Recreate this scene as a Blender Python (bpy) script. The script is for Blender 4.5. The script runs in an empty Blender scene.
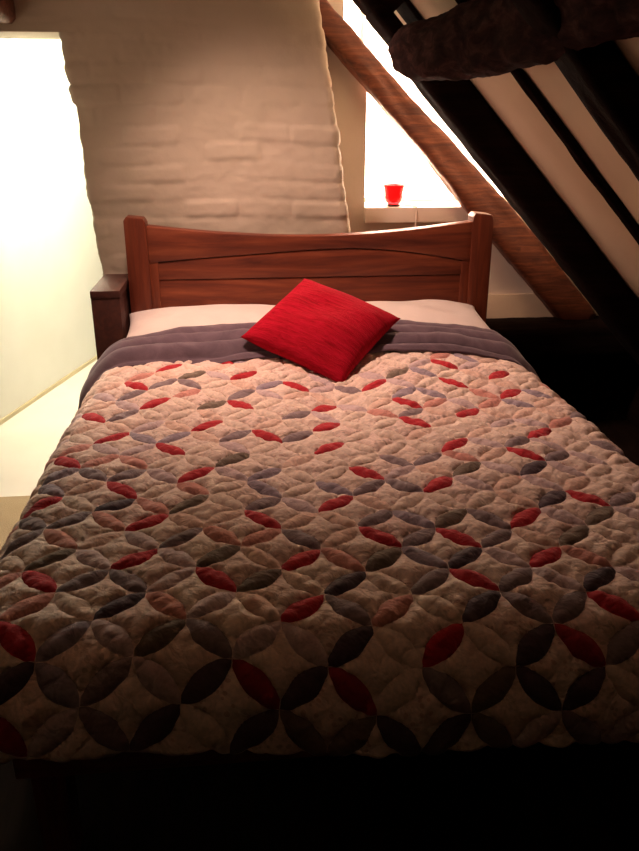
import bpy, bmesh, math, random
import numpy as np
from mathutils import Vector, noise
S = bpy.context.scene
COL = S.collection
random.seed(4)

# ---------------------------------------------------------------- camera
cam = bpy.data.cameras.new('camera'); camo = bpy.data.objects.new('camera', cam)
COL.objects.link(camo); S.camera = camo
cam.sensor_fit = 'VERTICAL'; cam.sensor_height = 24.0
cam.lens = 24.0 * 780.0 / 851.0
camo.location = (0, 0, 1.5)
camo.rotation_euler = (math.radians(90 - 21.357), 0, math.radians(-5.66))
cam.clip_start = 0.02

# ---------------------------------------------------------------- world, light, exposure
w = bpy.data.worlds.new('world'); S.world = w; w.use_nodes = True
w.node_tree.nodes['Background'].inputs[0].default_value = (0.02, 0.012, 0.008, 1)
w.node_tree.nodes['Background'].inputs[1].default_value = 0.1
S.view_settings.view_transform = 'Standard'; S.view_settings.look = 'None'
S.view_settings.gamma = 1.0; S.view_settings.use_curve_mapping = False
S.view_settings.exposure = 0.0

def light(name, typ, loc, energy, color, **kw):
    d = bpy.data.lights.new(name, typ); d.energy = energy; d.color = color
    for k, v in kw.items():
        if k != 'aim': setattr(d, k, v)
    o = bpy.data.objects.new(name, d); COL.objects.link(o); o.location = loc
    if 'aim' in kw:
        o.rotation_euler = (Vector(kw['aim']) - Vector(loc)).to_track_quat('-Z', 'Y').to_euler()
    return o
WARM = (1.0, 0.60, 0.46)
light('ceiling_spot', 'SPOT', (-0.32, 2.85, 2.35), 165, WARM, spot_size=math.radians(93), spot_blend=1.0,
      shadow_soft_size=0.10, aim=(0.27, 2.99, 0.65))
light('left_fill', 'SPOT', (-1.30, 2.75, 1.45), 14, (1.0, 0.68, 0.48), shadow_soft_size=0.12, spot_size=math.radians(125), spot_blend=1.0, aim=(0.9, 3.1, 1.65))  # unseen fill added at the left to brighten the roof panels
light('landing_lamp', 'POINT', (-0.84, 4.35, 2.02), 75, (1.0, 0.94, 0.76), shadow_soft_size=0.08)
WINDOW_STRENGTH = 24.0

# ---------------------------------------------------------------- helpers
def link(name, me, mats, parent=None):
    o = bpy.data.objects.new(name, me); COL.objects.link(o)
    if not isinstance(mats, (list, tuple)): mats = [mats]
    for m in mats: me.materials.append(m)
    if parent: o.parent = parent
    return o
def tag(o, label=None, cat=None, group=None, kind=None):
    if label: o['label'] = label
    if cat: o['category'] = cat
    if group: o['group'] = group
    if kind: o['kind'] = kind
    return o
def empty(name, loc, rz=0):
    o = bpy.data.objects.new(name, None); COL.objects.link(o); o.location = loc
    o.rotation_euler = (0, 0, rz); o.empty_display_size = 0.1
    return o
def smooth(me, on=True):
    me.polygons.foreach_set('use_smooth', [on] * len(me.polygons)); me.update()
def grid_mesh(name, P, closed_u=False):
    """P: array (nu, nv, 3) -> mesh"""
    nu, nv = P.shape[:2]
    idx = np.arange(nu * nv).reshape(nu, nv)
    if closed_u: idx = np.vstack([idx, idx[:1]])
    a = idx[:-1, :-1].ravel(); b = idx[1:, :-1].ravel(); c = idx[1:, 1:].ravel(); d = idx[:-1, 1:].ravel()
    F = np.stack([a, b, c, d], 1)
    me = bpy.data.meshes.new(name)
    me.vertices.add(nu * nv); me.vertices.foreach_set('co', P.reshape(-1).astype(np.float32))
    me.loops.add(F.size); me.loops.foreach_set('vertex_index', F.ravel().astype(np.int32))
    me.polygons.add(len(F)); me.polygons.foreach_set('loop_start', np.arange(0, F.size, 4, dtype=np.int32))
    me.polygons.foreach_set('loop_total', np.full(len(F), 4, dtype=np.int32))
    me.update(calc_edges=True); me.validate(); smooth(me)
    return me
def prism(name, pts, axis, a, b, bevel=0.0, segs=2):
    """extrude polygon pts (2D) along axis ('x','y','z') from a to b"""
    bm = bmesh.new()
    def mk(p, t):
        if axis == 'y': return (p[0], t, p[1])
        if axis == 'x': return (t, p[0], p[1])
        return (p[0], p[1], t)
    v0 = [bm.verts.new(mk(p, a)) for p in pts]; v1 = [bm.verts.new(mk(p, b)) for p in pts]
    n = len(pts)
    bm.faces.new(v0); bm.faces.new(v1[::-1])
    for i in range(n): bm.faces.new((v0[i], v0[(i + 1) % n], v1[(i + 1) % n], v1[i]))
    bmesh.ops.recalc_face_normals(bm, faces=bm.faces)
    if bevel: bmesh.ops.bevel(bm, geom=list(bm.edges), offset=bevel, segments=segs, profile=0.6, affect='EDGES')
    me = bpy.data.meshes.new(name); bm.to_mesh(me); bm.free()
    if bevel:
        smooth(me)
        try: me.set_sharp_from_angle(angle=math.radians(35))
        except Exception: pass
    return me
def box(name, x0, x1, y0, y1, z0, z1, bevel=0.0):
    return prism(name, [(x0, z0), (x1, z0), (x1, z1), (x0, z1)], 'y', y0, y1, bevel)

# smooth value noise for numpy arrays
def vnoise(x, y, seed=0):
    x = np.asarray(x, float); y = np.asarray(y, float)
    xi = np.floor(x); yi = np.floor(y); fx = x - xi; fy = y - yi
    def h(i, j):
        v = np.sin(i * 127.1 + j * 311.7 + seed * 74.7) * 43758.5453
        return v - np.floor(v)
    ux = fx * fx * (3 - 2 * fx); uy = fy * fy * (3 - 2 * fy)
    return ((h(xi, yi) * (1 - ux) + h(xi + 1, yi) * ux) * (1 - uy) + (h(xi, yi + 1) * (1 - ux) + h(xi + 1, yi + 1) * ux) * uy) * 2 - 1
def sstep(a, b, x):
    t = np.clip((x - a) / (b - a), 0, 1); return t * t * (3 - 2 * t)

# ---------------------------------------------------------------- materials
def mat(name):
    m = bpy.data.materials.new(name); m.use_nodes = True
    nt = m.node_tree; b = nt.nodes['Principled BSDF']
    return m, nt, b
def N(nt, t, **kw):
    n = nt.nodes.new(t)
    for k, v in kw.items(): setattr(n, k, v)
    return n
def M(nt, op, a, b=None, c=None):
    n = nt.nodes.new('ShaderNodeMath'); n.operation = op
    for i, v in enumerate((a, b, c)):
        if v is None: continue
        if isinstance(v, (int, float)): n.inputs[i].default_value = v
        else: nt.links.new(v, n.inputs[i])
    return n.outputs[0]
def ramp(nt, fac, stops):
    r = nt.nodes.new('ShaderNodeValToRGB')
    e = r.color_ramp.elements
    while len(e) < len(stops): e.new(0.5)
    for i, (p, c) in enumerate(stops): e[i].position = p; e[i].color = (*c, 1)
    nt.links.new(fac, r.inputs[0]); return r.outputs[0]
def mapping(nt, scale=(1, 1, 1), rot=(0, 0, 0), src='Object'):
    tc = nt.nodes.new('ShaderNodeTexCoord'); mp = nt.nodes.new('ShaderNodeMapping')
    mp.inputs['Scale'].default_value = scale; mp.inputs['Rotation'].default_value = rot
    nt.links.new(tc.outputs[src], mp.inputs[0]); return mp.outputs[0]
def noise_n(nt, vec, scale, detail=4, rough=0.6, dist=0.0):
    n = nt.nodes.new('ShaderNodeTexNoise'); n.inputs['Scale'].default_value = scale
    n.inputs['Detail'].default_value = detail; n.inputs['Roughness'].default_value = rough
    n.inputs['Distortion'].default_value = dist
    nt.links.new(vec, n.inputs['Vector']); return n.outputs['Fac']
def bump(nt, b, h, strength, dist=0.01):
    bp = nt.nodes.new('ShaderNodeBump'); bp.inputs['Strength'].default_value = strength
    bp.inputs['Distance'].default_value = dist
    nt.links.new(h, bp.inputs['Height']); nt.links.new(bp.outputs[0], b.inputs['Normal'])

def wood(name, c0, c1, c2, rot=(0, 0, 0), scale=(1.2, 14, 14), rough=0.55, bstr=0.3, fine=3.0, src='Object'):
    m, nt, b = mat(name)
    v = mapping(nt, scale, rot, src)
    f = noise_n(nt, v, fine, 6, 0.62, 0.6)
    col = ramp(nt, f, [(0.3, c0), (0.52, c1), (0.72, c2)])
    nt.links.new(col, b.inputs['Base Color']); b.inputs['Roughness'].default_value = rough
    b.inputs['Specular IOR Level'].default_value = 0.5 if rough < 0.8 else 0.08
    bump(nt, b, f, bstr, 0.004)
    return m
def plaster(name, c, c2, scale=9, bstr=0.4, rough=0.85, bd=0.006):
    m, nt, b = mat(name)
    v = mapping(nt)
    f = noise_n(nt, v, scale, 6, 0.65); g = noise_n(nt, v, 2.2, 3, 0.5)
    col = ramp(nt, g, [(0.35, c), (0.65, c2)])
    nt.links.new(col, b.inputs['Base Color']); b.inputs['Roughness'].default_value = rough
    bump(nt, b, f, bstr, bd)
    return m
MB = plaster('painted_brick', (0.46, 0.41, 0.32), (0.52, 0.46, 0.37), 30, 0.35, 0.8, 0.004)
MP = plaster('cream_plaster', (0.62, 0.52, 0.38), (0.70, 0.59, 0.44), 14, 0.35)
MW = plaster('white_plaster', (0.80, 0.79, 0.74), (0.84, 0.83, 0.79), 10, 0.2)
MLF = plaster('pale_painted_floor', (0.78, 0.75, 0.68), (0.82, 0.80, 0.74), 20, 0.1, 0.5)
MCARP = plaster('tan_carpet', (0.42, 0.33, 0.20), (0.48, 0.38, 0.24), 180, 0.8, 0.95)
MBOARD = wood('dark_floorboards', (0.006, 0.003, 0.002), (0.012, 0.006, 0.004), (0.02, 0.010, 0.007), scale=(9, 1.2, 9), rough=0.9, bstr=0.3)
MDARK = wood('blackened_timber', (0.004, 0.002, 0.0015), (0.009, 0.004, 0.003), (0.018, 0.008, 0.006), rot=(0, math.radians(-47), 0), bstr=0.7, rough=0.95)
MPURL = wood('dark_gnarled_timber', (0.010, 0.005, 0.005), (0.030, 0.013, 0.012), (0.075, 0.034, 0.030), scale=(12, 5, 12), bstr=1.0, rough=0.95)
MR1 = wood('red_brown_timber', (0.05, 0.012, 0.006), (0.14, 0.040, 0.018), (0.26, 0.09, 0.042), rot=(0, math.radians(-47), 0), bstr=0.8)
MOAK = wood('oiled_oak', (0.065, 0.011, 0.005), (0.16, 0.034, 0.013), (0.27, 0.072, 0.028), scale=(0.7, 9, 8), fine=2.6, rough=0.5, bstr=0.12)
MOAKV = wood('oiled_oak_upright', (0.08, 0.014, 0.006), (0.14, 0.030, 0.012), (0.21, 0.052, 0.021), scale=(14, 12, 1.0), fine=2.4, rough=0.42, bstr=0.12)
MNEW = wood('dark_stained_oak', (0.035, 0.008, 0.005), (0.065, 0.016, 0.010), (0.10, 0.028, 0.016), scale=(9, 1.5, 9), rough=0.65, bstr=0.15)

def cloth(name, c, c2, weave=260, bstr=0.25, wr=5, wstr=0.5, sheen=0.2):
    m, nt, b = mat(name)
    v = mapping(nt)
    f = noise_n(nt, v, wr, 5, 0.6, 0.8); g = noise_n(nt, v, weave, 2, 0.5)
    col = ramp(nt, f, [(0.3, c), (0.7, c2)])
    nt.links.new(col, b.inputs['Base Color']); b.inputs['Roughness'].default_value = 0.9
    b.inputs['Sheen Weight'].default_value = sheen
    h = M(nt, 'ADD', M(nt, 'MULTIPLY', f, wstr), M(nt, 'MULTIPLY', g, 0.08))
    bump(nt, b, h, bstr, 0.02)
    return m
MPIL = cloth('white_cotton', (0.68, 0.62, 0.59), (0.73, 0.67, 0.64), wr=6, bstr=0.7)
MLAV = cloth('lavender_grey_cotton', (0.085, 0.055, 0.078), (0.14, 0.095, 0.125), wr=14)
MMAT = cloth('mattress_ticking', (0.6, 0.57, 0.52), (0.65, 0.62, 0.57))

# ---------------------------------------------------------------- room shell
MFR0 = plaster('white_limewash', (0.66, 0.60, 0.52), (0.70, 0.64, 0.56), 14, 0.3)
ROOFX, SL = 0.90, 1.07           # right roof plane: x at z=1.5, slope
def roof_x(z): return ROOFX - (z - 1.5) / SL
def roof_z(x): return 1.5 + (ROOFX - x) * SL
RIDX = -0.30; RIDZ = roof_z(RIDX)
LX = 2 * RIDX - ROOFX            # left roof x at z 1.5
YF, YB = -3.4, 3.85
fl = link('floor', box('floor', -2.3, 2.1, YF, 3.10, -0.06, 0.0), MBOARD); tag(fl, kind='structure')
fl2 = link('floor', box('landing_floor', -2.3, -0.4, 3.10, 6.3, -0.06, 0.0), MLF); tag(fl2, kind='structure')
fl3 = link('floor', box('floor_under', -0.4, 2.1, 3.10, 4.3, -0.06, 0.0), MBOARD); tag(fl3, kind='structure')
cp = link('carpet', box('carpet', -2.0, -0.56, 1.9, 3.095, 0.0, 0.012, 0.004), MCARP); tag(cp, 'tan carpet on the floor at the left side of the bed', 'carpet')
def slab(name, x0, x1, side):
    t = 0.12
    sx = 1 if side == 'r' else -1
    pts = [(x0, roof_z(x0) if side == 'r' else RIDZ - (RIDX - x0) * SL), (x1, roof_z(x1) if side == 'r' else RIDZ - (RIDX - x1) * SL)]
    pts += [(pts[1][0], pts[1][1] + t * 1.4), (pts[0][0], pts[0][1] + t * 1.4)]
    o = link('ceiling', prism(name, pts, 'y', YF - 0.05, 3.42 if side == 'r' else 4.6), MP); tag(o, kind='structure')
slab('slope', RIDX, 2.31, 'r')
OX = 0.25                        # the roof plaster steps outward behind the last rafter
pts = [(x, roof_z(x - OX)) for x in (RIDX, 2.4)]; pts += [(pts[1][0], pts[1][1] + .15), (pts[0][0], pts[0][1] + .15)]
oo = link('ceiling', prism('slope', pts, 'y', 3.42, 4.6), MFR0); tag(oo, kind='structure')
pts = [(x, roof_z(x) + .17) for x in (RIDX, 2.31)] + [(2.31, roof_z(2.31 - OX) + .1), (RIDX, roof_z(RIDX - OX) + .1)]
oo = link('trim_1', prism('cheek', pts, 'y', 3.36, 3.42), MFR0); tag(oo, kind='structure'); slab('slope', -2.44, RIDX, 'l')
wl = link('wall_left', box('wall', -2.35, -2.25, YF, 6.3, -0.06, 0.75), MP); tag(wl, kind='structure')
wr = link('wall_right', box('wall', 2.03, 2.13, YF, 4.3, -0.06, 0.45), MBOARD); tag(wr, kind='structure')
wf = link('wall_front', prism('wall', [(-2.35, 0), (2.13, 0), (2.13, 0.40), (RIDX, RIDZ + 0.08), (-2.35, 0.75)], 'y', YF - 0.1, YF), MBOARD); tag(wf, kind='structure')

# white painted brick: relief as a function of run along the wall and height
def brick_h(s, z):
    zc = z / 0.078 + 0.20 * vnoise(s * 2.2, z * 2.2, 3)
    row = np.floor(zc); fz = zc - row
    sc = s / 0.235 + 0.5 * np.mod(row, 2) + 0.12 * vnoise(row * 3.3, s * 1.1, 9)
    ci = np.floor(sc); fs = sc - ci
    dz = np.minimum(fz, 1 - fz) * 0.078; ds = np.minimum(fs, 1 - fs) * 0.235
    fade = 0.35 + 0.65 * sstep(2.0, 1.5, z)
    g = -0.0042 * np.exp(-(dz / 0.009) ** 2) * (0.55 + 0.45 * vnoise(s * 5, z * 9, 5)) - 0.0022 * np.exp(-(ds / 0.010) ** 2)
    h = np.sin(row * 91.7 + ci * 37.3) * 43758.5
    off = ((h - np.floor(h)) - 0.5) * 0.007 * sstep(0, 0.012, np.minimum(dz, ds))
    return (g + off) * fade * 0.85 + 0.0014 * vnoise(s * 14, z * 20, 1) + 0.005 * vnoise(s * 3, z * 4, 2) + 0.0009 * vnoise(s * 45, z * 60, 6)
ZD = 1.828; YC = 3.55
def XL(z): return -0.687 + 0.064 * (1.83 - z)
def XR(z): return 0.374 + 0.148 * (1.88 - z)
def chimney_grid(z0, z1, left):
    zs = np.arange(z0, z1 + 1e-6, (z1 - z0) / round((z1 - z0) / 0.010))
    r = 0.018
    tl = np.linspace(0.55 if left else 0, 0, 60 if left else 1)[:-1] if left else np.array([])
    rows = []
    for z in zs:
        a = XL(z) if left else -1.75; b = XR(z)
        pts = []
        if left:
            for t in np.linspace(0.55, r, 46): pts.append((a, YC + t, -1, 0, a - t))
            for k in range(1, 5):
                an = k / 5 * math.pi / 2
                pts.append((a + r - r * math.cos(an), YC + r - r * math.sin(an), -math.cos(an), -math.sin(an), a + 0.004 * k))
        rl = r; r = 0.038
        for x in np.linspace(a + (rl if left else 0), b - r, 122): pts.append((x, YC, 0, -1, x))
        for k in range(1, 5):
            an = k / 5 * math.pi / 2
            pts.append((b - r + r * math.sin(an), YC + r - r * math.cos(an), math.sin(an), -math.cos(an), b + 0.004 * k - .02))
        for t in np.linspace(r, 0.45, 40): pts.append((b, YC + t, 1, 0, b + t))
        r = rl
        P = np.array(pts); zz = np.full(len(P), z)
        h = brick_h(P[:, 4], zz)
        corner = 1.0 + 1.0 * np.exp(-((P[:, 0] - b) / 0.05) ** 2) + (2.2 * np.exp(-((P[:, 0] - a) / 0.05) ** 2) if left else 0)
        h = h * np.minimum(corner, 2.6)
        rows.append(np.stack([P[:, 0] + P[:, 2] * h, P[:, 1] + P[:, 3] * h, zz], 1))
    return np.array(rows).transpose(1, 0, 2)
lo = grid_mesh('brick_low', chimney_grid(0.0, ZD, True)); hi = grid_mesh('brick_high', chimney_grid(ZD, 2.74, False))
bm = bmesh.new(); bm.from_mesh(lo); bm.from_mesh(hi)
for q in ([(-1.75, 3.548, ZD), (-0.685, 3.548, ZD), (-0.685, 3.86, ZD), (-1.75, 3.86, ZD)],      # soffit over the doorway
          [(-1.75, 3.86, ZD), (-0.6, 3.86, ZD), (-0.6, 3.86, 2.74), (-1.75, 3.86, 2.74)]):
    bm.faces.new([bm.verts.new(p) for p in q])
me = bpy.data.meshes.new('wall_back'); bm.to_mesh(me); bm.free()
smooth(me)
wb = link('wall_back', me, MB); tag(wb, kind='structure')
wj = link('wall_back', box('wall', -2.35, -1.46, 3.55, 3.86, 0, 1.90), MB); tag(wj, kind='structure')

# gable wall to the right of the chimney, with the window opening
WX0, WZ0 = 0.600, 1.112
g = bmesh.new()
def gq(x0, x1, z0, z1, y0=YB, y1=YB + 0.40):
    m_ = box('t', x0, x1, y0, y1, z0, z1); g.from_mesh(m_); bpy.data.meshes.remove(m_)
gq(0.30, WX0, 0.0, 1.80); gq(0.30, 0.49, 1.80, 2.9); gq(WX0, 2.1, 0.0, WZ0 - 0.075)
me = bpy.data.meshes.new('gable'); g.to_mesh(me); g.free()
gw = link('wall_gable', me, MFR0); tag(gw, kind='structure')
sk = link('baseboard_back', box('ledge', 0.52, 2.02, YB - 0.025, YB, 0.40, 0.675, 0.004), MP); tag(sk, kind='structure')
bd = link('trim_2', box('boarding', 1.11, 2.03, 3.74, 3.76, 0.0, 0.40), MBOARD); tag(bd, kind='structure')
# window
MGL, nt, b = mat('glowing_window_pane')
b.inputs['Base Color'].default_value = (0.9, 0.9, 0.9, 1)
b.inputs['Emission Color'].default_value = (1.0, 0.71, 0.53, 1); b.inputs['Emission Strength'].default_value = WINDOW_STRENGTH
MFR = plaster('white_gloss_paint', (0.78, 0.70, 0.62), (0.82, 0.74, 0.66), 20, 0.1, 0.5)
wn = link('window_1', prism('pane', [(WX0 - 0.02, WZ0), (1.52, WZ0), (0.46, 2.24), (0.46, 1.8), (WX0 - 0.02, 1.8)], 'y', YB + 0.29, YB + 0.30), MGL); tag(wn, kind='structure')
link('window_frame', prism('fr', [(WX0 - 0.02, WZ0), (1.48, WZ0), (1.46, WZ0 + 0.02), (WX0 - 0.02, WZ0 + 0.02)], 'y', YB + 0.25, YB + 0.29, 0.003), MFR, wn)
link('window_frame', box('fr', WX0, WX0 + 0.02, YB + 0.25, YB + 0.29, WZ0 + 0.02, 2.0, 0.003), MFR, wn)
link('window_sill', box('sill', WX0 - 0.004, 1.52, YB - 0.045, YB + 0.29, WZ0 - 0.072, WZ0, 0.006), MFR, wn)

# landing beyond the doorway
pts = [(-1.42, 3.56), (-0.72, 6.3), (-0.85, 6.35), (-1.60, 3.56)]
ld = link('wall_landing', prism('lw', pts, 'z', 0, 2.6), MW); tag(ld, kind='structure')
ld2 = link('wall_landing', box('lw', -0.62, -0.5, 4.05, 6.3, 0, 2.6), MW); tag(ld2, kind='structure')
ld3 = link('wall_landing', box('lw', -1.7, -0.4, 6.2, 6.3, 0, 2.6), MW); tag(ld3, kind='structure')
ld4 = link('ceiling', box('lc', -1.75, -0.4, 3.86, 6.3, 2.3, 2.4), MW); tag(ld4, kind='structure')
a = Vector((-1.42, 3.56)); b_ = Vector((-0.72, 6.3)); nn = Vector((1, -0.255)).normalized()
pts = [tuple(a), tuple(b_), tuple(b_ + nn * 0.012), tuple(a + nn * 0.012)]
MSKT = plaster('cream_skirting', (0.60, 0.50, 0.32), (0.64, 0.54, 0.36), 20, 0.1, 0.5)
bl = link('baseboard_left', prism('sk', pts, 'z', 0, 0.022), MSKT); tag(bl, kind='structure')

# ---------------------------------------------------------------- timbers
def timber(name, path, wdt, hgt, side, amp=0.006, seed=0, nseg=90, nper=28, taper=None, sq=5.0, wob=0.0, material=MDARK, parent=None, freq=1.0):
    """rounded-rectangle section swept along a polyline path; side = vector of the section's width axis"""
    path = [Vector(p) for p in path]
    L = [0]
    for i in range(1, len(path)): L.append(L[-1] + (path[i] - path[i - 1]).length)
    P = np.zeros((nseg, nper, 3))
    side = Vector(side).normalized()
    def at(t):
        s = t * L[-1]
        for i in range(1, len(L)):
            if s <= L[i] + 1e-9:
                return path[i - 1].lerp(path[i], (s - L[i - 1]) / (L[i] - L[i - 1])), (path[i] - path[i - 1]).normalized()
        return path[-1], (path[-1] - path[-2]).normalized()
    for i in range(nseg):
        t = i / (nseg - 1); c, d = at(t)
        up = d.cross(side).normalized(); sd = up.cross(d).normalized()
        k = taper(t) if taper else 1.0
        kk = k if isinstance(k, tuple) else (k, k)
        wb_ = Vector((0, 0, 0))
        if wob: wb_ = (sd * noise.noise(Vector((t * 3 * freq, seed, 0))) + up * noise.noise(Vector((t * 3 * freq, seed, 7)))) * wob
        for j in range(nper):
            an = 2 * math.pi * j / nper
            ca, sa = math.cos(an), math.sin(an)
            r = 1.0 / (abs(ca) ** sq + abs(sa) ** sq) ** (1 / sq)
            q = c + wb_ + sd * (ca * r * wdt / 2 * kk[0]) + up * (sa * r * hgt / 2 * kk[1])
            dirv = (sd * ca + up * sa)
            s = t * L[-1]
            n_ = noise.noise(Vector((s * 4 * freq, ca * 1.3 + seed, sa * 1.3))) + 0.5 * noise.noise(Vector((s * 11 * freq, ca * 2.5 + seed, sa * 2.5 + 4))) + 0.3 * noise.noise(Vector((s * 30 * freq, ca * 6 + seed, sa * 6)))
            P[i, j] = q + dirv * n_ * amp
    bm = bmesh.new()
    V = [[bm.verts.new(P[i, j]) for j in range(nper)] for i in range(nseg)]
    for i in range(nseg - 1):
        for j in range(nper):
            bm.faces.new((V[i][j], V[i][(j + 1) % nper], V[i + 1][(j + 1) % nper], V[i + 1][j]))
    bm.faces.new(V[0][::-1]); bm.faces.new(V[-1])
    bmesh.ops.recalc_face_normals(bm, faces=bm.faces)
    me = bpy.data.meshes.new(name); bm.to_mesh(me); bm.free(); smooth(me)
    return link(name, me, material, parent)
th = math.atan(SL); NI = Vector((-math.sin(th), 0, -math.cos(th)))    # inward normal of the right slope
def rafter(yf, yb, dx, zt, zb, label, material, amp, seed, wob=0.0, shift=0.0, curve=None, taper=None, sq=7.0):
    dep = dx * math.sin(th)
    ym = (yf + yb) / 2; pth = []
    for k in range(9):
        t = k / 8; z = zt + (zb - zt) * t
        p = Vector((roof_x(z), ym, z)) + NI * (dep / 2 + shift)
        if curve: p += Vector((curve(t), 0, 0))
        pth.append(p)
    o = timber('rafter', pth, yb - yf, dep, (0, 1, 0), amp, seed, wob=wob, material=material, sq=sq, taper=taper)
    return tag(o, label, 'beam')
rafter(3.70, 3.835, 0.148, 2.45, 0.60, 'reddish brown rafter crossing in front of the glowing window', MR1, 0.010, 1, wob=0.005, shift=0.033,
       curve=lambda t: 0.040 * min(max((t - 0.40) / 0.30, 0), 1), taper=lambda t: (1, 1 + 0.50 * min(max((t - 0.40) / 0.30, 0), 1)))
LB = 'broad black rafter next to the strip of light, partly behind the gnarled purlin'
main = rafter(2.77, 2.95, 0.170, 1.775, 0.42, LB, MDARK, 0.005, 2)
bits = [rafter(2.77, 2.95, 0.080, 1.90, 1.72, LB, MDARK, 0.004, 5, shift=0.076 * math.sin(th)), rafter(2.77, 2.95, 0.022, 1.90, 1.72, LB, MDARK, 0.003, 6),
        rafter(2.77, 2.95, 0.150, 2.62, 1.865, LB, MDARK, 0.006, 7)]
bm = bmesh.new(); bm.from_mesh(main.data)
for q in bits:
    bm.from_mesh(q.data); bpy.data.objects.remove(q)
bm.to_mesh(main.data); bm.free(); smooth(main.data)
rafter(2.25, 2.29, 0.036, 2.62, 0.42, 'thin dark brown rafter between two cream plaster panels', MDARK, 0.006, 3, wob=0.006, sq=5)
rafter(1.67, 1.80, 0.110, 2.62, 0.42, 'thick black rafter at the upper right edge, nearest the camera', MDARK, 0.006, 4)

# gnarled purlin
def ptaper(t):
    e = min(1.0, (t / 0.12 + 0.30)) if t < 0.1 else 1.0
    e = math.sqrt(max(0.0, 1 - (1 - min(t / 0.14, 1)) ** 2)) * 0.75 + 0.25
    return (e * (0.9 + 0.1 * math.sin(t * 9)), e * (0.85 + 0.25 * t))
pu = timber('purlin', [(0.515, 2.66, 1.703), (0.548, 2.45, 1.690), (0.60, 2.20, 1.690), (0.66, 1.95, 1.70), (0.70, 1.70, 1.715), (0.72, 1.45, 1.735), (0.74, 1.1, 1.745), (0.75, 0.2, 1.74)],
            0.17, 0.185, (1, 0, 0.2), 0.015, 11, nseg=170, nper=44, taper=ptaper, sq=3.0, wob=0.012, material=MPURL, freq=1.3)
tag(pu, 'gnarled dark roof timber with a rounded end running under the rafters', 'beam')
pl = timber('purlin', [(-0.935, 3.545, 1.945), (-0.97, 2.2, 1.945), (-0.98, -3.3, 1.945)], 0.17, 0.18, (1, 0, 0), 0.003, 21, material=MR1, nseg=120, sq=16.0)
tag(pl, 'red-brown beam end in the top left corner above the bright doorway', 'beam')
tb = timber('tie_beam', [(0.53, 3.70, 0.475), (1.98, 3.70, 0.475)], 0.22, 0.19, (0, 1, 0), 0.005, 31, material=MDARK, nseg=80)
tag(tb, 'low dark horizontal timber along the wall right of the headboard', 'beam')

# ---------------------------------------------------------------- stair guard left of the bed
sg = empty('stair_guard', (-0.56, 3.35, 0)); tag(sg, 'dark square newel post with a short wide handrail, left of the headboard', 'newel post')
def loc(me, o):
    me.transform(__import__('mathutils').Matrix.Translation(-Vector(o.location))); return me
link('post', loc(box('post', -0.606, -0.492, 3.165, 3.275, 0.0, 0.835, 0.003), sg), MNEW, sg)
link('handrail', loc(box('rail', -0.607, -0.490, 3.163, 3.54, 0.835, 0.866, 0.003), sg), MNEW, sg)
link('panel', loc(box('panel', -0.600, -0.498, 3.275, 3.54, 0.0, 0.835, 0.002), sg), MNEW, sg)

# ---------------------------------------------------------------- bed
bed = empty('bed', (0.26, 2.3, 0)); tag(bed, 'oak double bed with a tall panelled headboard against the brick wall', 'bed')
HB0, HB1 = 3.40, 3.455
hb = link('headboard', loc(box('low_board', -0.40, 1.01, HB0 + 0.005, HB1 - 0.012, 0.30, 0.860, 0.003), bed), MOAK, bed)
def post_me(x0, x1):
    return prism('post', [(x0, 0.0), (x1, 0.0), (x1, 1.100), (x1 - 0.012, 1.120), (x0 + 0.012, 1.128), (x0, 1.112)], 'y', HB0 - 0.012, HB1 + 0.02, 0.005)
link('post', loc(post_me(-0.484, -0.392), bed), MOAKV, hb)
link('post', loc(post_me(1.005, 1.099), bed), MOAKV, hb)
n = 40; top = []; bot = []
for i in range(n + 1):
    x = -0.394 + (1.007 + 0.394) * i / n; u = (x - 0.30) / 0.70
    top.append((x, 1.038 + 0.052 * abs(u) ** 1.8)); bot.append((x, 0.925 + 0.055 * (1 - u * u) + 0.008 * math.sin(u * 4)))
link('top_rail', loc(prism('rail', bot + top[::-1], 'y', HB0 - 0.004, HB1 + 0.010, 0.006), bed), MOAK, hb)
link('middle_board', loc(prism('mb', [(-0.394, 0.862)] + [(1.007, 0.862)] + [(x, z - 0.002) for x, z in bot[::-1]], 'y', HB0 + 0.001, HB1 - 0.010, 0.003), bed), MOAK, hb)
for x0, x1 in ((-0.394, -0.355), (0.968, 1.007)):
    link('stile', loc(box('st', x0, x1, HB0 - 0.001, HB1 - .008, 0.45, 0.955, 0.003), bed), MOAKV, hb)
for x0 in (-0.484, 0.985):
    link('side_rail', loc(box('sr', x0, x0 + 0.03, 1.27, HB0, 0.27, 0.39, 0.004), bed), MOAK, bed)
link('foot_rail', loc(box('fr', -0.484, 1.015, 1.24, 1.27, 0.28, 0.40, 0.004), bed), MOAK, bed)
for x0 in (-0.47, 0.93):
    link('leg', loc(box('leg', x0, x0 + 0.07, 1.28, 1.35, 0.0, 0.28, 0.004), bed), MOAKV, bed)
mt = box('mattress', -0.475, 1.00, 1.30, 3.37, 0.34, 0.585, 0.05); link('mattress', loc(mt, bed), MMAT, bed)

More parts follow.
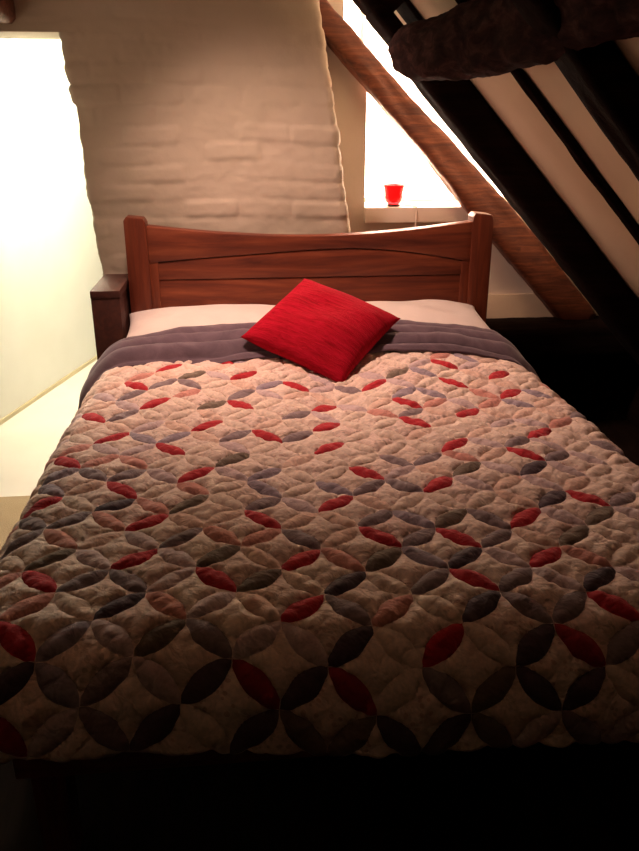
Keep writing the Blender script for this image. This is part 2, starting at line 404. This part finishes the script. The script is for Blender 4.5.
# quilt ------------------------------------------------------------
#SURF
CX = 0.262; PL = 0.122            # centre line and petal length
TOPZ = 0.650
KN = np.array([-1.0, 0, 1.30, 1.45, 1.60, 1.75, 2.6]); KA = np.radians([0, 1, 2, 4, 50, 92, 92])
_tt = np.linspace(-0.6, 2.4, 1501); _a = np.interp(_tt, KN, KA)
_y = np.cumsum(np.cos(_a)) * 0.002; _z = np.cumsum(np.sin(_a)) * 0.002; _y -= _y[300]; _z -= _z[300]
def foot_profile(T_): return np.interp(T_, _tt, _y), np.interp(T_, _tt, _z)
def profile(s, flat, r, ang, ext=10.0):
    """arc-length s>=0 -> (horizontal, drop): flat, then arc of radius r through ang, then straight"""
    a = np.clip((s - flat) / r, 0, ang)
    st = np.maximum(0, s - flat - r * ang)
    return np.minimum(s, flat) + r * np.sin(a) + st * math.cos(ang), r * (1 - np.cos(a)) + st * math.sin(ang)
T0 = 2.74                          # head edge of the quilt's patterned face (y)
def surf(S_, T_, lift=0.0):
    """S: signed arc across from the centre; T: arc from the head edge toward the foot (negative toward the headboard)"""
    hx, dx = profile(np.abs(S_), 0.700, 0.125, math.radians(86))
    X = CX + np.sign(S_) * hx
    ty, dy = foot_profile(T_)
    Y = T0 - ty
    drop = (dx ** 3 + np.abs(dy) ** 3 + 1e-12) ** (1 / 3)
    t01 = T_
    crown = 0.012 * (1 - np.clip(np.abs(S_) / 0.80, 0, 1) ** 2) * sstep(1.75, 0.9, t01)
    head = 0.045 * sstep(0.55, -0.10, t01) * (1 - np.clip(np.abs(S_) / 0.80, 0, 1) ** 4)
    valley = -0.030 * np.exp(-((S_ - 0.05 + 0.05 * T_) / 0.10) ** 2) * np.exp(-((T_ - 0.12) / 0.38) ** 2)
    wav = 0.012 * vnoise(S_ * 2.6, T_ * 2.2, 31) + 0.007 * vnoise(S_ * 6, T_ * 5, 32)
    Z = TOPZ - drop + crown + head + valley + wav + lift
    # soft folds where the cloth hangs
    hang = sstep(0.78, 1.05, np.abs(S_))
    X = X + np.sign(S_) * hang * (0.022 * np.sin(T_ * 11 + 1.3) + 0.02)
    hf = sstep(1.58, 1.9, T_)
    Y = Y - hf * 0.02 * vnoise(S_ * 4, 0 * S_, 8)
    return X, Y, Z
#ENDSURF
S1 = 1.12; T1 = 1.735
ns, ntt = 420, 330
s = np.linspace(-S1, S1, ns); t = np.linspace(0.0, T1, ntt)
SS, TT = np.meshgrid(s, t, indexing='ij')
TT = TT * (1 - 0.018 * sstep(0.3, -0.9, SS) + 0.022 * sstep(0.0, 0.8, SS))      # the foot hem hangs a little higher on the left
X, Y, Z = surf(SS, TT)
QH, QR, QS, QT, QK1, QK2 = 0.0883, 0.8986, 0.2333, 1.4333, -0.0527, 0.059
def ab(S_, T_):                    # the patchwork lies slightly askew on the bed
    u = (S_ - QS) / QH; v = (T_ - QT) / QH; det = QR - QK1 * QK2
    m_ = (u * QR - v * QK1) / det; n_ = (v - QK2 * u) / det
    return (m_ + n_) / 2, (m_ - n_) / 2
A, B = ab(SS, TT)
PW = 0.205
def petal(dist, tt): return PW * 4 * tt * (1 - tt) - np.abs(dist)
fa = petal(A - np.round(A), B - np.floor(B)); fb = petal(B - np.round(B), A - np.floor(A))
edge = np.minimum(np.abs(fa), np.abs(fb)) * PL
puff = 0.0095 * (1 - np.exp(-(edge / 0.011) ** 1.5)) - 0.004
# tiny puckers that run into the seams
puck = 0.0030 * vnoise(A * 9, B * 3.5, 44) + 0.0020 * vnoise(SS * 60, TT * 34, 45)
D = puff + puck
P = np.stack([X, Y, Z], 2)
du = np.gradient(P, axis=0); dv = np.gradient(P, axis=1)
nrm = np.cross(dv, du); nrm /= np.linalg.norm(nrm, axis=2, keepdims=True) + 1e-12
if nrm[ns // 2, ntt // 3, 2] < 0: nrm = -nrm
P = P + nrm * D[..., None]
qme = grid_mesh('quilt', P)
# uv = arc coordinates; two colour layers = the fabric of the petal each point belongs to
RED = (0.46, 0.008, 0.022); RED2 = (0.30, 0.008, 0.018); NAVY = (0.085, 0.060, 0.080); SLATE = (0.25, 0.195, 0.215); BLUE = (0.32, 0.27, 0.33)
LAVC = (0.58, 0.46, 0.48); PINK = (0.60, 0.28, 0.24); CREAM = (0.76, 0.62, 0.54); PEACH = (0.72, 0.52, 0.44); OLIVE = (0.18, 0.14, 0.11)
SPECIAL = {}
for e_ in '''0,-14,3,5 0,-13,3,0 0,-12,1,2 0,-12,2,2 0,-12,3,5 0,-11,0,2 0,-11,1,0 0,-11,4,0 0,-10,-1,0 0,-10,2,5 0,-10,3,2 0,-9,1,0 0,-8,-4,0 0,-8,1,2 0,-8,4,0 0,-8,6,0 0,-8,7,5 0,-7,-5,2 0,-7,-4,2 0,-7,-3,1 0,-7,-1,0 0,-7,0,5 0,-7,3,0 0,-6,-5,5 0,-6,-3,0 0,-6,-2,5 0,-6,0,3 0,-6,2,0 0,-6,5,2 0,-6,9,0 0,-5,-5,2 0,-5,-4,0 0,-5,-3,2 0,-5,-1,2 0,-5,6,0 0,-5,8,0 0,-4,-7,1 0,-4,-6,3 0,-4,-5,1 0,-4,-3,5 0,-4,0,0 0,-4,1,2 0,-4,3,2 0,-4,4,0 0,-3,-6,2 0,-3,-5,5 0,-3,-3,5 0,-3,-2,0 0,-3,0,2 0,-3,2,0 0,-3,3,5 0,-3,5,2 0,-3,6,0 0,-3,9,2 0,-2,-6,1 0,-2,-5,1 0,-2,-3,0 0,-2,-2,1 0,-2,-1,5 0,-2,0,2 0,-2,1,5 0,-2,4,1 0,-2,5,2 0,-2,9,0 0,-1,-5,1 0,-1,-4,1 0,-1,-3,1 0,-1,0,1 0,-1,1,2 0,-1,2,0 0,-1,3,1 0,0,-4,5 0,0,-2,0 0,0,-1,1 0,0,0,2 0,0,1,0 0,0,2,5 0,0,3,5 0,0,4,2 0,1,-3,1 0,1,-2,5 0,1,-1,1 0,1,0,2 0,1,1,1 0,2,-1,1 0,4,-1,1 1,-13,2,0 1,-13,5,0 1,-12,0,0 1,-10,-2,0 1,-10,3,0 1,-10,5,0 1,-9,-2,2 1,-9,-1,4 1,-9,0,0 1,-8,-4,2 1,-8,-2,0 1,-8,2,0 1,-8,9,0 1,-7,-4,4 1,-7,-1,4 1,-7,6,0 1,-7,8,0 1,-6,-5,0 1,-6,5,0 1,-6,11,0 1,-5,-6,0 1,-5,-4,2 1,-5,-2,4 1,-5,-1,0 1,-5,2,0 1,-5,8,3 1,-5,10,4 1,-4,-7,6 1,-4,-6,3 1,-4,-4,4 1,-4,-3,0 1,-4,-1,2 1,-4,4,4 1,-4,10,0 1,-3,-4,2 1,-3,0,0 1,-3,5,0 1,-2,-4,6 1,-2,-2,2 1,-2,1,0 1,-1,-4,5 1,-1,-3,6 1,-1,0,0 1,-1,4,0 1,0,-3,1 1,0,-2,2 1,0,0,2 1,0,2,4 1,1,-2,5 1,1,-1,1 1,1,0,6 1,1,1,0'''.split():
    e_ = [int(v_) for v_ in e_.split(',')]; SPECIAL[tuple(e_[:3])] = e_[3]
#SPECIAL
def petal_col(fam, i, j):
    if (fam, i, j) in SPECIAL: return (RED, NAVY, SLATE, BLUE, PINK, OLIVE, RED2)[SPECIAL[(fam, i, j)]]
    h = math.sin(fam * 12.9 + i * 78.233 + j * 37.719) * 43758.5453; h -= math.floor(h)
    tb = [(0.03, SLATE), (0.09, BLUE), (0.15, PINK), (0.36, LAVC), (0.60, PEACH), (1.01, CREAM)]
    for p, c in tb:
        if h < p: return c
cache = {}
def layer(fam, I, J):
    out = np.ones((ns * ntt, 4), np.float32)
    key = I.ravel() * 1000 + J.ravel()
    for k in np.unique(key):
        i = int(math.floor(k / 1000 + 0.5)); j = int(k - i * 1000)
        out[key == k, :3] = petal_col(fam, i, j)
    return out
qme.uv_layers.new(name='UVMap')
li = np.empty(len(qme.loops), np.int32); qme.loops.foreach_get('vertex_index', li)
# a and b (diagonal lattice coordinates) go straight into the uv map
uv = np.stack([A.ravel()[li] , B.ravel()[li]], 1).astype(np.float32)
qme.uv_layers[0].data.foreach_set('uv', uv.ravel())
for nm, fam, I, J in (('petal_a', 0, np.round(A), np.floor(B)), ('petal_b', 1, np.floor(A), np.round(B))):
    at_ = qme.color_attributes.new(nm, 'FLOAT_COLOR', 'POINT')
    at_.data.foreach_set('color', layer(fam, I, J).ravel())
MQ, nt, b = mat('patchwork_cotton')
uvn = N(nt, 'ShaderNodeUVMap'); sep = N(nt, 'ShaderNodeSeparateXYZ'); nt.links.new(uvn.outputs[0], sep.inputs[0])
a_, b_ = sep.outputs[0], sep.outputs[1]
def mask(p, q):
    d = M(nt, 'ABSOLUTE', M(nt, 'SUBTRACT', p, M(nt, 'ROUND', p)))
    f = M(nt, 'FRACT', q)
    hgt = M(nt, 'MULTIPLY', M(nt, 'MULTIPLY', f, M(nt, 'SUBTRACT', 1.0, f)), 4 * PW * 0.94)
    df = M(nt, 'SUBTRACT', hgt, d)
    mr = N(nt, 'ShaderNodeMapRange'); mr.inputs[1].default_value = -0.006; mr.inputs[2].default_value = 0.012
    nt.links.new(df, mr.inputs[0]); return mr.outputs[0]
ma, mb_ = mask(a_, b_), mask(b_, a_)
vo = N(nt, 'ShaderNodeTexVoronoi'); vo.inputs['Scale'].default_value = 9.0; nt.links.new(uvn.outputs[0], vo.inputs['Vector'])
# ground: plain and sprigged squares
cellv = N(nt, 'ShaderNodeVectorMath', operation='FLOOR'); nt.links.new(uvn.outputs[0], cellv.inputs[0])
wn_ = N(nt, 'ShaderNodeTexWhiteNoise', noise_dimensions='2D'); nt.links.new(cellv.outputs[0], wn_.inputs['Vector'])
ground = ramp(nt, wn_.outputs['Value'], [(0.0, (0.72, 0.56, 0.49)), (0.5, (0.80, 0.66, 0.59)), (1.0, (0.74, 0.56, 0.51))])
sprig = M(nt, 'MULTIPLY', M(nt, 'LESS_THAN', vo.outputs['Distance'], 0.30), M(nt, 'GREATER_THAN', wn_.outputs['Value'], 0.48))
spc = ramp(nt, wn_.outputs['Value'], [(0.0, (0.30, 0.08, 0.06)), (0.7, (0.36, 0.12, 0.10)), (0.85, (0.25, 0.22, 0.16))])
def mix(f, c1, c2):
    m_ = N(nt, 'ShaderNodeMix', data_type='RGBA')
    if isinstance(f, float): m_.inputs[0].default_value = f
    else: nt.links.new(f, m_.inputs[0])
    for k, c in ((6, c1), (7, c2)):
        if isinstance(c, tuple): m_.inputs[k].default_value = (*c, 1)
        else: nt.links.new(c, m_.inputs[k])
    return m_.outputs[2]
g1 = mix(M(nt, 'MULTIPLY', sprig, 0.38), ground, spc)
ca = N(nt, 'ShaderNodeVertexColor', layer_name='petal_a').outputs[0]; cb = N(nt, 'ShaderNodeVertexColor', layer_name='petal_b').outputs[0]
g2 = mix(ma, g1, ca); g3 = mix(mb_, g2, cb)
# small print inside every petal fabric
pn = N(nt, 'ShaderNodeTexNoise'); pn.inputs['Scale'].default_value = 16.0; pn.inputs['Detail'].default_value = 2; nt.links.new(uvn.outputs[0], pn.inputs['Vector'])
pr = ramp(nt, pn.outputs['Fac'], [(0.40, (0.88, 0.88, 0.88)), (0.60, (1.05, 1.03, 1.0))])
fin = N(nt, 'ShaderNodeMix', data_type='RGBA', blend_type='MULTIPLY'); fin.inputs[0].default_value = 1.0
nt.links.new(g3, fin.inputs[6]); nt.links.new(pr, fin.inputs[7])
nt.links.new(fin.outputs[2], b.inputs['Base Color']); b.inputs['Roughness'].default_value = 0.9
b.inputs['Sheen Weight'].default_value = 0.1
wv = N(nt, 'ShaderNodeTexNoise'); wv.inputs['Scale'].default_value = 4.0; wv.inputs['Detail'].default_value = 3.5; wv.inputs['Distortion'].default_value = 0.35
nt.links.new(uvn.outputs[0], wv.inputs['Vector']); bump(nt, b, wv.outputs['Fac'], 0.7, 0.018)
quilt = link('patchwork_quilt', qme, MQ)
tag(quilt, 'cream patchwork quilt with red, navy and lavender petal shapes spread over the bed', 'quilt')
so = quilt.modifiers.new('thick', 'SOLIDIFY'); so.thickness = 0.010; so.offset = -1

# turned-back lavender lining at the head of the quilt
ns2, nt2 = 260, 70
s2 = np.linspace(-0.98, 0.96, ns2); t2 = np.linspace(-0.34, 0.035, nt2)
SS2, TT2 = np.meshgrid(s2, t2, indexing='ij')
TT2 = TT2 + 0.02 * vnoise(SS2 * 2, 0 * SS2, 61) - 0.0
f = (TT2 + 0.34) / 0.375
ridge = 0.030 * np.abs(np.sin(math.pi * (f * 4.0 + 0.25 * vnoise(SS2 * 2.0, 0 * SS2, 62) + 0.3))) + 0.006 * vnoise(SS2 * 8, f * 7, 63) + 0.0025 * vnoise(SS2 * 26, f * 16, 64)
endr = -0.03 * np.exp(-((f - 1) / 0.05) ** 2) - 0.035 * np.exp(-(f / 0.08) ** 2)
bow = 0.018 * np.sin(np.clip(f, 0, 1) * math.pi)
X2, Y2, Z2 = surf(SS2, TT2, 0.012)
nn_ = ridge + endr + bow
hs = sstep(0.70, 0.83, np.abs(SS2))
X2 = X2 + np.sign(SS2) * nn_ * hs * 0.6 ; Z2 = Z2 + nn_ * (1 - hs * 0.7)
lme = grid_mesh('lining', np.stack([X2, Y2, Z2], 2))
lin = link('turned_back_lining', lme, MLAV, quilt); lin['label'] = 'lavender grey lining folded back at the head'
so = lin.modifiers.new('thick', 'SOLIDIFY'); so.thickness = 0.008; so.offset = -1

# pillows ------------------------------------------------------------
def pillow_mesh(name, L, W, T, seed, flange=0.0, n=60, pinch=0.06):
    bm = bmesh.new(); sides = []
    for sg_ in (1, -1):
        V = []
        for i in range(n + 1):
            row = []
            for j in range(n + 1):
                u = -1 + 2 * i / n; v = -1 + 2 * j / n
                # corners drawn out, edges slightly hollow
                x = u * L / 2 * (1 - pinch * (1 - v * v) * abs(u) ** 3); y = v * W / 2 * (1 - pinch * (1 - u * u) * abs(v) ** 3)
                prof = max(0.0, (1 - abs(u) ** 2.6) * (1 - abs(v) ** 2.6)) ** 0.50
                z = sg_ * T / 2 * prof
                wr_ = noise.noise(Vector((x * 7 + seed, y * 5, sg_))) * 0.010 + noise.noise(Vector((x * 3 + y * 9, x * 5 + seed, 3.3))) * 0.012
                z += wr_ * prof * sg_
                row.append(bm.verts.new((x, y, z)))
            V.append(row)
        for i in range(n):
            for j in range(n):
                q = (V[i][j], V[i + 1][j], V[i + 1][j + 1], V[i][j + 1])
                bm.faces.new(q if sg_ == 1 else q[::-1])
    bmesh.ops.remove_doubles(bm, verts=bm.verts, dist=0.0006)
    me = bpy.data.meshes.new(name); bm.to_mesh(me); bm.free(); smooth(me); return me
def place(o, loc_, rot): o.location = loc_; o.rotation_euler = [math.radians(a) for a in rot]; return o
p1 = link('pillow', pillow_mesh('pillow', 0.80, 0.45, 0.15, 1), MPIL); place(p1, (-0.095, 3.17, 0.692), (7, 0, 0))
tag(p1, 'white pillow on the left, beside the dark newel post', 'pillow', 'white pillows at the headboard')
p2 = link('pillow', pillow_mesh('pillow', 0.74, 0.45, 0.15, 5), MPIL); place(p2, (0.668, 3.17, 0.692), (7, 0, 0))
tag(p2, 'white pillow on the right, below the window', 'pillow', 'white pillows at the headboard')

# red cushion ----------------------------------------------------------
MC, nt, b = mat('red_slub_cotton')
v = mapping(nt, (60, 9, 9)); f = noise_n(nt, v, 1.6, 5, 0.7, 0.6)
col = ramp(nt, f, [(0.3, (0.24, 0.001, 0.006)), (0.55, (0.39, 0.004, 0.020)), (0.8, (0.48, 0.008, 0.032))])
nt.links.new(col, b.inputs['Base Color']); b.inputs['Roughness'].default_value = 0.9; b.inputs['Specular IOR Level'].default_value = 0.1
bump(nt, b, f, 0.8, 0.008)
cu = link('cushion', pillow_mesh('cushion', 0.43, 0.43, 0.13, 9, n=56, pinch=0.05), MC)
from mathutils import Matrix
cu.matrix_world = Matrix.Translation((0.286, 2.79, 0.790)) @ Matrix.Rotation(math.radians(26), 4, 'X') @ Matrix.Rotation(math.radians(53), 4, 'Z')
tag(cu, 'square red cushion leaning on the pillows at the head of the quilt', 'cushion')

# ---------------------------------------------------------------- red votive on the sill, cord
vt = empty('candle_holder', (0.745, YB + 0.02, WZ0)); tag(vt, 'small red glass candle holder standing on the bright window sill', 'candle holder')
def lathe(name, prof, n=32):
    P = np.array([[(r * math.cos(2 * math.pi * k / n), r * math.sin(2 * math.pi * k / n), z) for (r, z) in prof] for k in range(n)])
    return grid_mesh(name, P, True)
MRG, nt, b = mat('red_glass')
b.inputs['Base Color'].default_value = (0.85, 0.03, 0.04, 1); b.inputs['Roughness'].default_value = 0.25
b.inputs['Transmission Weight'].default_value = 0.55; b.inputs['IOR'].default_value = 1.3
MBR, nt, b = mat('dark_metal'); b.inputs['Base Color'].default_value = (0.03, 0.008, 0.006, 1); b.inputs['Roughness'].default_value = 0.4
bowl = [(0.0, 0.010), (0.026, 0.010), (0.038, 0.022), (0.044, 0.045), (0.045, 0.066), (0.050, 0.085), (0.054, 0.100), (0.050, 0.102), (0.045, 0.088), (0.040, 0.066), (0.038, 0.045), (0.030, 0.028), (0.0, 0.022)]
link('bowl', lathe('bowl', bowl), MRG, vt)
link('base', lathe('base', [(0.0, 0.0), (0.030, 0.0), (0.034, 0.006), (0.026, 0.012), (0.0, 0.012)]), MBR, vt)
MCD, nt, b = mat('white_plastic'); b.inputs['Base Color'].default_value = (0.8, 0.72, 0.66, 1); b.inputs['Roughness'].default_value = 0.4
pts = [(0.80, YB + 0.05, WZ0 + 0.004), (0.835, YB - 0.01, WZ0 + 0.004), (0.845, YB - 0.046, WZ0 + 0.003), (0.846, YB - 0.0505, WZ0 - 0.02), (0.843, YB - 0.052, WZ0 - 0.07), (0.838, YB - 0.050, WZ0 - 0.2), (0.842, YB - 0.045, WZ0 - 0.45)]
co = timber('power_cord', pts, 0.007, 0.007, (1, 0.2, 0.1), 0.0, 1, nseg=80, nper=10, sq=2.0, material=MCD)
tag(co, 'thin white cord hanging over the front edge of the window sill', 'cord')
